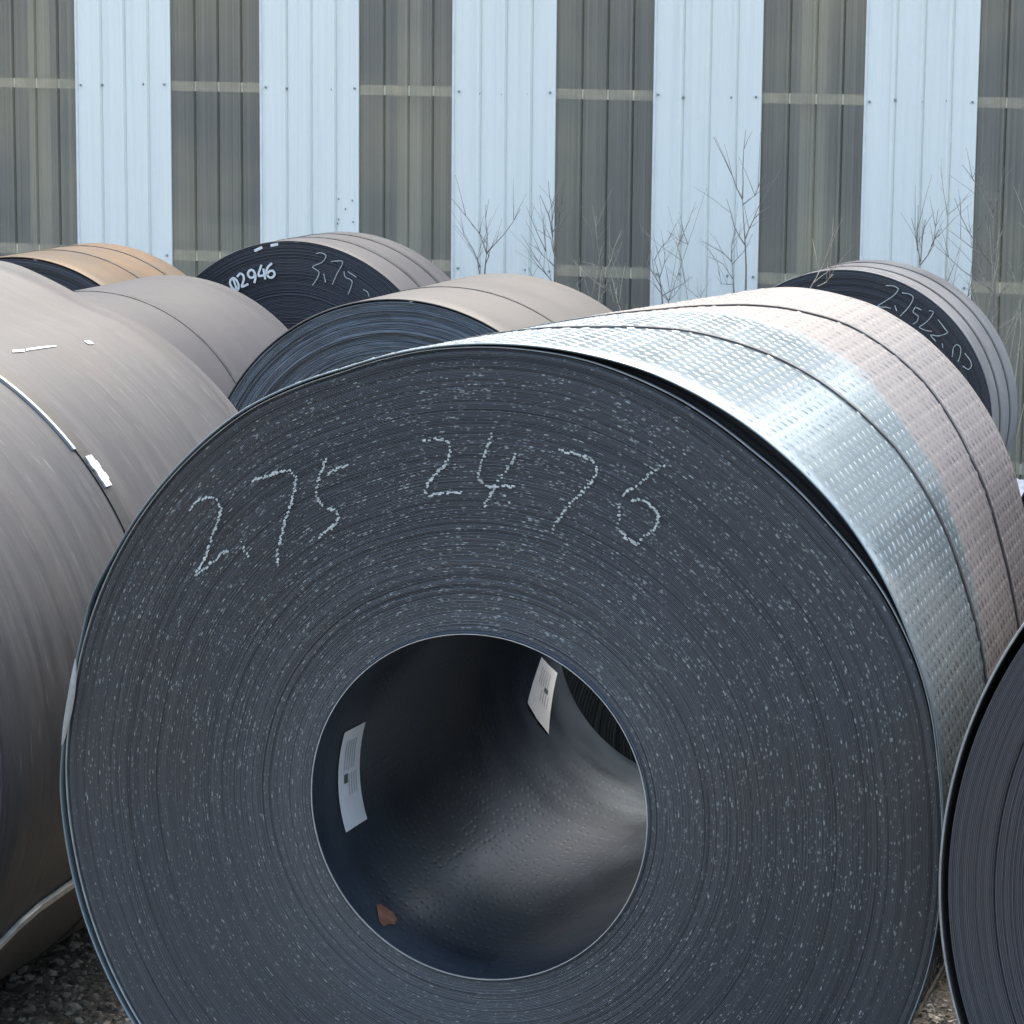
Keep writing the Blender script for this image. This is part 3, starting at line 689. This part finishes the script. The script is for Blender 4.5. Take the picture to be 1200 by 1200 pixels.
# ------------------------------------------------------------------ saplings and weeds by the wall
def wall_pt(px, py, d): 
    r_ = ray(px, py); t_ = (17.0-d)/r_.dot(WN); return Vector((0, 0, CAMH))+r_*t_
def sapling(label, d, stem, twigs, mat=BARK, r0=.008, name='bare_sapling', cat='sapling', group='leafless saplings along the wall'):
    top = [wall_pt(x_, y_, d) for x_, y_ in stem]; foot = top[0].copy(); foot.z = 0; foot += WU*random.Random(len(label)).uniform(-.06, .06)
    o = empty(name, foot, 0, label, cat, group)
    def loc(P): return [p-foot for p in P]
    rg = random.Random(hash(tuple(stem[0])) % 999)
    def wig(P, amp):
        Q = []
        for i, p in enumerate(P):
            Q.append(p)
            if i < len(P)-1:
                m_ = (p+P[i+1])/2; L = (P[i+1]-p).length; m_ = m_+Vector((rg.uniform(-1, 1), rg.uniform(-1, 1), rg.uniform(-.5, .5)))*L*amp; Q.append(m_)
        return Q
    mb = MB(); P = wig([foot]+top, .02); n = len(P); mb.tube(loc(P), [r0*(1-.75*i/(n-1)) for i in range(n)], 6); mb.build('trunk', mat, o, True)
    for tw in twigs:
        P = [wall_pt(x_, y_, d) for x_, y_ in tw]
        for i in range(1, len(P)): P[i] = P[i]+WN*rg.uniform(-.10, .10)*min(1, i)
        P = wig(P, .035); n = len(P); mb = MB(); mb.tube(loc(P), [r0*(.48-.30*i/(n-1)) for i in range(n)], 5)
        # a few side shoots
        for i in range(1, n-1):
            for _ in range(2):
                if rg.random() < .5:
                    dv = (P[i+1]-P[i]).normalized(); sv = Vector((rg.uniform(-1, 1), rg.uniform(-1, 1), rg.uniform(.1, 1))).normalized(); q = P[i]+(dv*.6+sv*.8)*rg.uniform(.05, .26)
                    mb.tube(loc([P[i], (P[i]+q)/2+Vector((0, 0, .008)), q]), [r0*.22, r0*.17, r0*.10], 4)
        mb.build('branch', mat, o, True)
    return o
z6 = lambda p: crop(500, 180, 6, p); z3 = lambda p: crop(800, 0, 3, p); z55 = lambda p: crop(1000, 180, 5.455, p)
sapling('V shaped bare sapling with three thin limbs before the white panel left of centre', .35, z6([(400, 930), (412, 780), (420, 700)]),
        [z6([(420, 700), (340, 570), (205, 300)]), z6([(420, 700), (428, 560), (405, 360)]), z6([(420, 700), (540, 560), (635, 395)]), z6([(412, 780), (435, 720), (455, 680)])])
sapling('thin twin-stem sapling beside the forked one, leaning left', .40, z6([(376, 930), (378, 800)]),
        [z6([(378, 800), (310, 680), (215, 500)]), z6([(378, 800), (350, 700), (318, 620)]), z6([(378, 860), (380, 740), (372, 600)])], r0=.006)
sapling('feathery twiggy sapling against the panel edge at the centre of the wall', .30, z6([(912, 1000), (908, 760), (880, 560)]),
        [z6([(880, 560), (850, 430), (815, 290)]), z6([(885, 590), (880, 380), (868, 190)]), z6([(900, 700), (930, 440), (1010, 270)]), z6([(905, 800), (820, 720), (750, 650)]), z6([(905, 740), (870, 600), (770, 540)]), z6([(880, 560), (910, 480), (945, 330)])])
sapling('low sapling with long limbs slanting left, at the foot of the central white panel', .45, z6([(905, 960), (880, 900)]),
        [z6([(880, 900), (770, 770), (665, 570)]), z6([(860, 870), (800, 780), (700, 680)]), z6([(890, 930), (790, 920), (720, 800)])], r0=.006)
z2 = lambda p: crop(400, 0, 2.857, p)
sapling('pale weed stalk standing in front of the dark translucent strip', .55, z2([(858, 1040), (866, 960), (872, 900)]),
        [z2([(872, 900), (872, 800), (868, 720)]), z2([(872, 930), (900, 880), (930, 770)]), z2([(862, 1000), (905, 950), (930, 1010)])], STRAW, .006, 'weed_stalk', 'weed', 'dry weeds by the wall')
sapling('bent straw stalks under the dark translucent strip, drooping right', .6, z2([(935, 1040), (920, 990)]),
        [z2([(920, 990), (908, 955), (890, 940)]), z2([(925, 1010), (880, 900), (820, 870)]), z2([(928, 1020), (945, 960), (948, 880)])], STRAW, .006, 'weed_stalk', 'weed', 'dry weeds by the wall')
sapling('slim shoots at the left edge of the right-centre white panel', .4, z2([(1075, 1010), (1065, 930), (1048, 870)]),
        [z2([(1048, 870), (1060, 830), (1105, 780)]), z2([(1065, 930), (1085, 880), (1088, 840)]), z2([(1075, 990), (1130, 960), (1165, 930)]), z2([(1070, 960), (1040, 880), (1043, 850)])], r0=.006)
sapling('tallest bare sapling, with two long upright limbs before the white panel right of centre', .45, z3([(222, 1010), (220, 860), (210, 700)]),
        [z3([(210, 700), (165, 620), (125, 480)]), z3([(210, 700), (212, 600), (224, 455)]), z3([(218, 860), (180, 800), (140, 700)]), z3([(220, 840), (250, 770), (268, 720)]), z3([(212, 720), (240, 690), (262, 640)])])
sapling('spindly sapling with fine twigs to the left of the tallest one', .5, z3([(180, 1020), (172, 920)]),
        [z3([(172, 920), (140, 890), (85, 845)]), z3([(172, 920), (180, 860), (195, 800)]), z3([(176, 980), (135, 930), (95, 900)]), z3([(178, 1000), (130, 1000), (112, 950)]), z3([(174, 930), (205, 890), (230, 850)])], r0=.006)
sapling('straw coloured stems leaning over the dark face of the right back coil', 2.2+.9, crop(900, 300, 4, [(200, 145), (225, 105)]),
        [crop(900, 300, 4, [(225, 105), (245, 50), (270, -10)]), crop(900, 300, 4, [(215, 125), (260, 85), (305, 55)]), crop(900, 300, 4, [(232, 142), (265, 125), (295, 90)])], STRAW, .005, 'weed_stalk', 'weed', 'dry weeds by the wall')
sapling('reddish sapling with dense upright twigs behind the right back coil', .5, z55([(424, 760), (426, 715)]),
        [z55([(426, 715), (400, 580), (382, 410)]), z55([(410, 620), (405, 500), (412, 330)]), z55([(426, 715), (500, 590), (540, 360)]), z55([(430, 690), (430, 540), (470, 420)]), z55([(500, 590), (540, 535), (575, 515)])])
sapling('open sapling with long limbs reaching left over the white panel at the right', .45, z55([(890, 1060), (885, 900), (890, 700)]),
        [z55([(885, 870), (700, 740), (515, 580)]), z55([(890, 700), (760, 600), (610, 490)]), z55([(890, 720), (760, 500), (645, 285)]), z55([(895, 420), (800, 240), (705, 70)]), z55([(890, 900), (800, 770), (780, 700)])])
sapling('tall dark sapling standing before the translucent strip at the right edge', .4, z55([(905, 1070), (900, 700), (895, 380)]),
        [z55([(895, 380), (920, 250), (935, 180)]), z55([(895, 380), (870, 300), (850, 220)]), z55([(900, 600), (935, 500), (960, 360)]), z55([(905, 930), (950, 880), (1000, 800)])])
sapling('pale dry stalk close to the right edge below the lower rail', .5, z55([(1068, 1150), (1072, 1060)]),
        [z55([(1072, 1060), (1062, 980), (1068, 900)]), z55([(1070, 1100), (1050, 1040), (1040, 980)])], STRAW, .005, 'weed_stalk', 'weed', 'dry weeds by the wall')

# tangle of dry stems between the sheets and the coils
def thicket(label, px0, px1, n, hmin, hmax, d0, d1, seed, ybase=330):
    rg = random.Random(seed); c = wall_pt((px0+px1)/2, ybase, (d0+d1)/2); c.z = 0
    o = empty('dry_weeds', c, 0, label, 'weeds', 'tangles of dry stems at the wall foot')
    for m_ in range(n):
        p = wall_pt(rg.uniform(px0, px1), ybase, rg.uniform(d0, d1)); p.z = 0; h = rg.uniform(hmin, hmax)
        lean = Vector((rg.uniform(-.25, .25), rg.uniform(-.15, .15), 0))*h; mb = MB()
        P = [p+lean*(k/5)**1.6+Vector((rg.uniform(-.012, .012), rg.uniform(-.012, .012), h*k/5)) for k in range(6)]
        mb.tube([q-c for q in P], [.0034*(1-.8*k/5) for k in range(6)], 4)
        for k in (2, 3, 4):
            for _ in range(2):
                q = P[k]; v = Vector((rg.uniform(-1, 1), rg.uniform(-.6, .6), rg.uniform(.5, 1.5))).normalized()*rg.uniform(.10, .34)
                mb.tube([q-c, q+v*.5+Vector((0, 0, -.01))-c, q+v-c], [.0024, .0018, .0010], 4)
                for f_ in (.45, .75):
                    w_ = q+v*f_; v2 = (v.normalized()+Vector((rg.uniform(-1, 1), rg.uniform(-1, 1), rg.uniform(0, 1)))*.8).normalized()*rg.uniform(.04, .12)
                    mb.tube([w_-c, w_+v2-c], [.0014, .0007], 3)
        mb.build('stem', STRAW if rg.random() < .5 else BARK, o, True)
thicket('tangle of pale dry stems under the dark strip at the centre of the wall', 655, 765, 6, 1.05, 1.75, .2, .6, 1)
thicket('tangle of dry stems at the foot of the panel behind the right back coil', 1085, 1200, 7, 1.2, 2.1, .2, .7, 2)
thicket('sparse dry stems to the left of the tallest sapling', 800, 880, 3, 1.0, 1.6, .2, .5, 3)

# white plastic film lying at the wall foot, right edge
V = []; rg = random.Random(9); c0 = wall_pt(1215, 548, 1.0); c0.z = 0; nx_, ny_ = 14, 9
for i in range(nx_):
    for j in range(ny_):
        uu, vv = i/(nx_-1)-.5, j/(ny_-1)-.5; e = min(1, 2.2*(0.5-max(abs(uu), abs(vv)))*2)
        V.append((uu*1.0, vv*.6, max(.005, .17*e*(.6+.6*rg.random()))+.002))
fo = meshobj('plastic_sheet', V, grid(nx_, ny_, flip=True), FILM); fo.location = c0; fo.rotation_euler = (0, 0, -WA)
tag(fo, 'crumpled white plastic sheeting on the ground at the right edge', 'plastic sheet')

# ------------------------------------------------------------------ gravel
rg = np.random.RandomState(2); V = []; F = []
def stones(n, a0, a1, s0, s1, rmin, rmax):
    for _ in range(n):
        c = at(rg.uniform(a0, a1), rg.uniform(s0, s1)); r = rmin+(rmax-rmin)*rg.rand()**3; b = len(V); an = rg.rand()*6.28
        for k in range(5):
            t_ = an+k*1.2566; q = r*rg.uniform(.7, 1.2); V.append((c.x+q*math.cos(t_), c.y+q*math.sin(t_), -.002))
        for k in range(5):
            t_ = an+.4+k*1.2566; q = r*rg.uniform(.4, .8); V.append((c.x+q*math.cos(t_), c.y+q*math.sin(t_), r*rg.uniform(.35, .8)))
        for k in range(5): F.append([b+k, b+(k+1) % 5, b+5+(k+1) % 5, b+5+k])
        F.append([b+5+k for k in range(5)])
stones(9000, 6.8, 9.5, -1.9, -.9, .004, .017)
stones(5000, 6.3, 8.2, -4.3, -3.0, .004, .020)
stones(4000, 3.0, 17.0, -7.0, 1.5, .008, .04)
go = meshobj('gravel', V, F, STONE, None, None, False); tag(go, 'loose grey brown gravel scattered over the yard', 'gravel', kind='stuff')
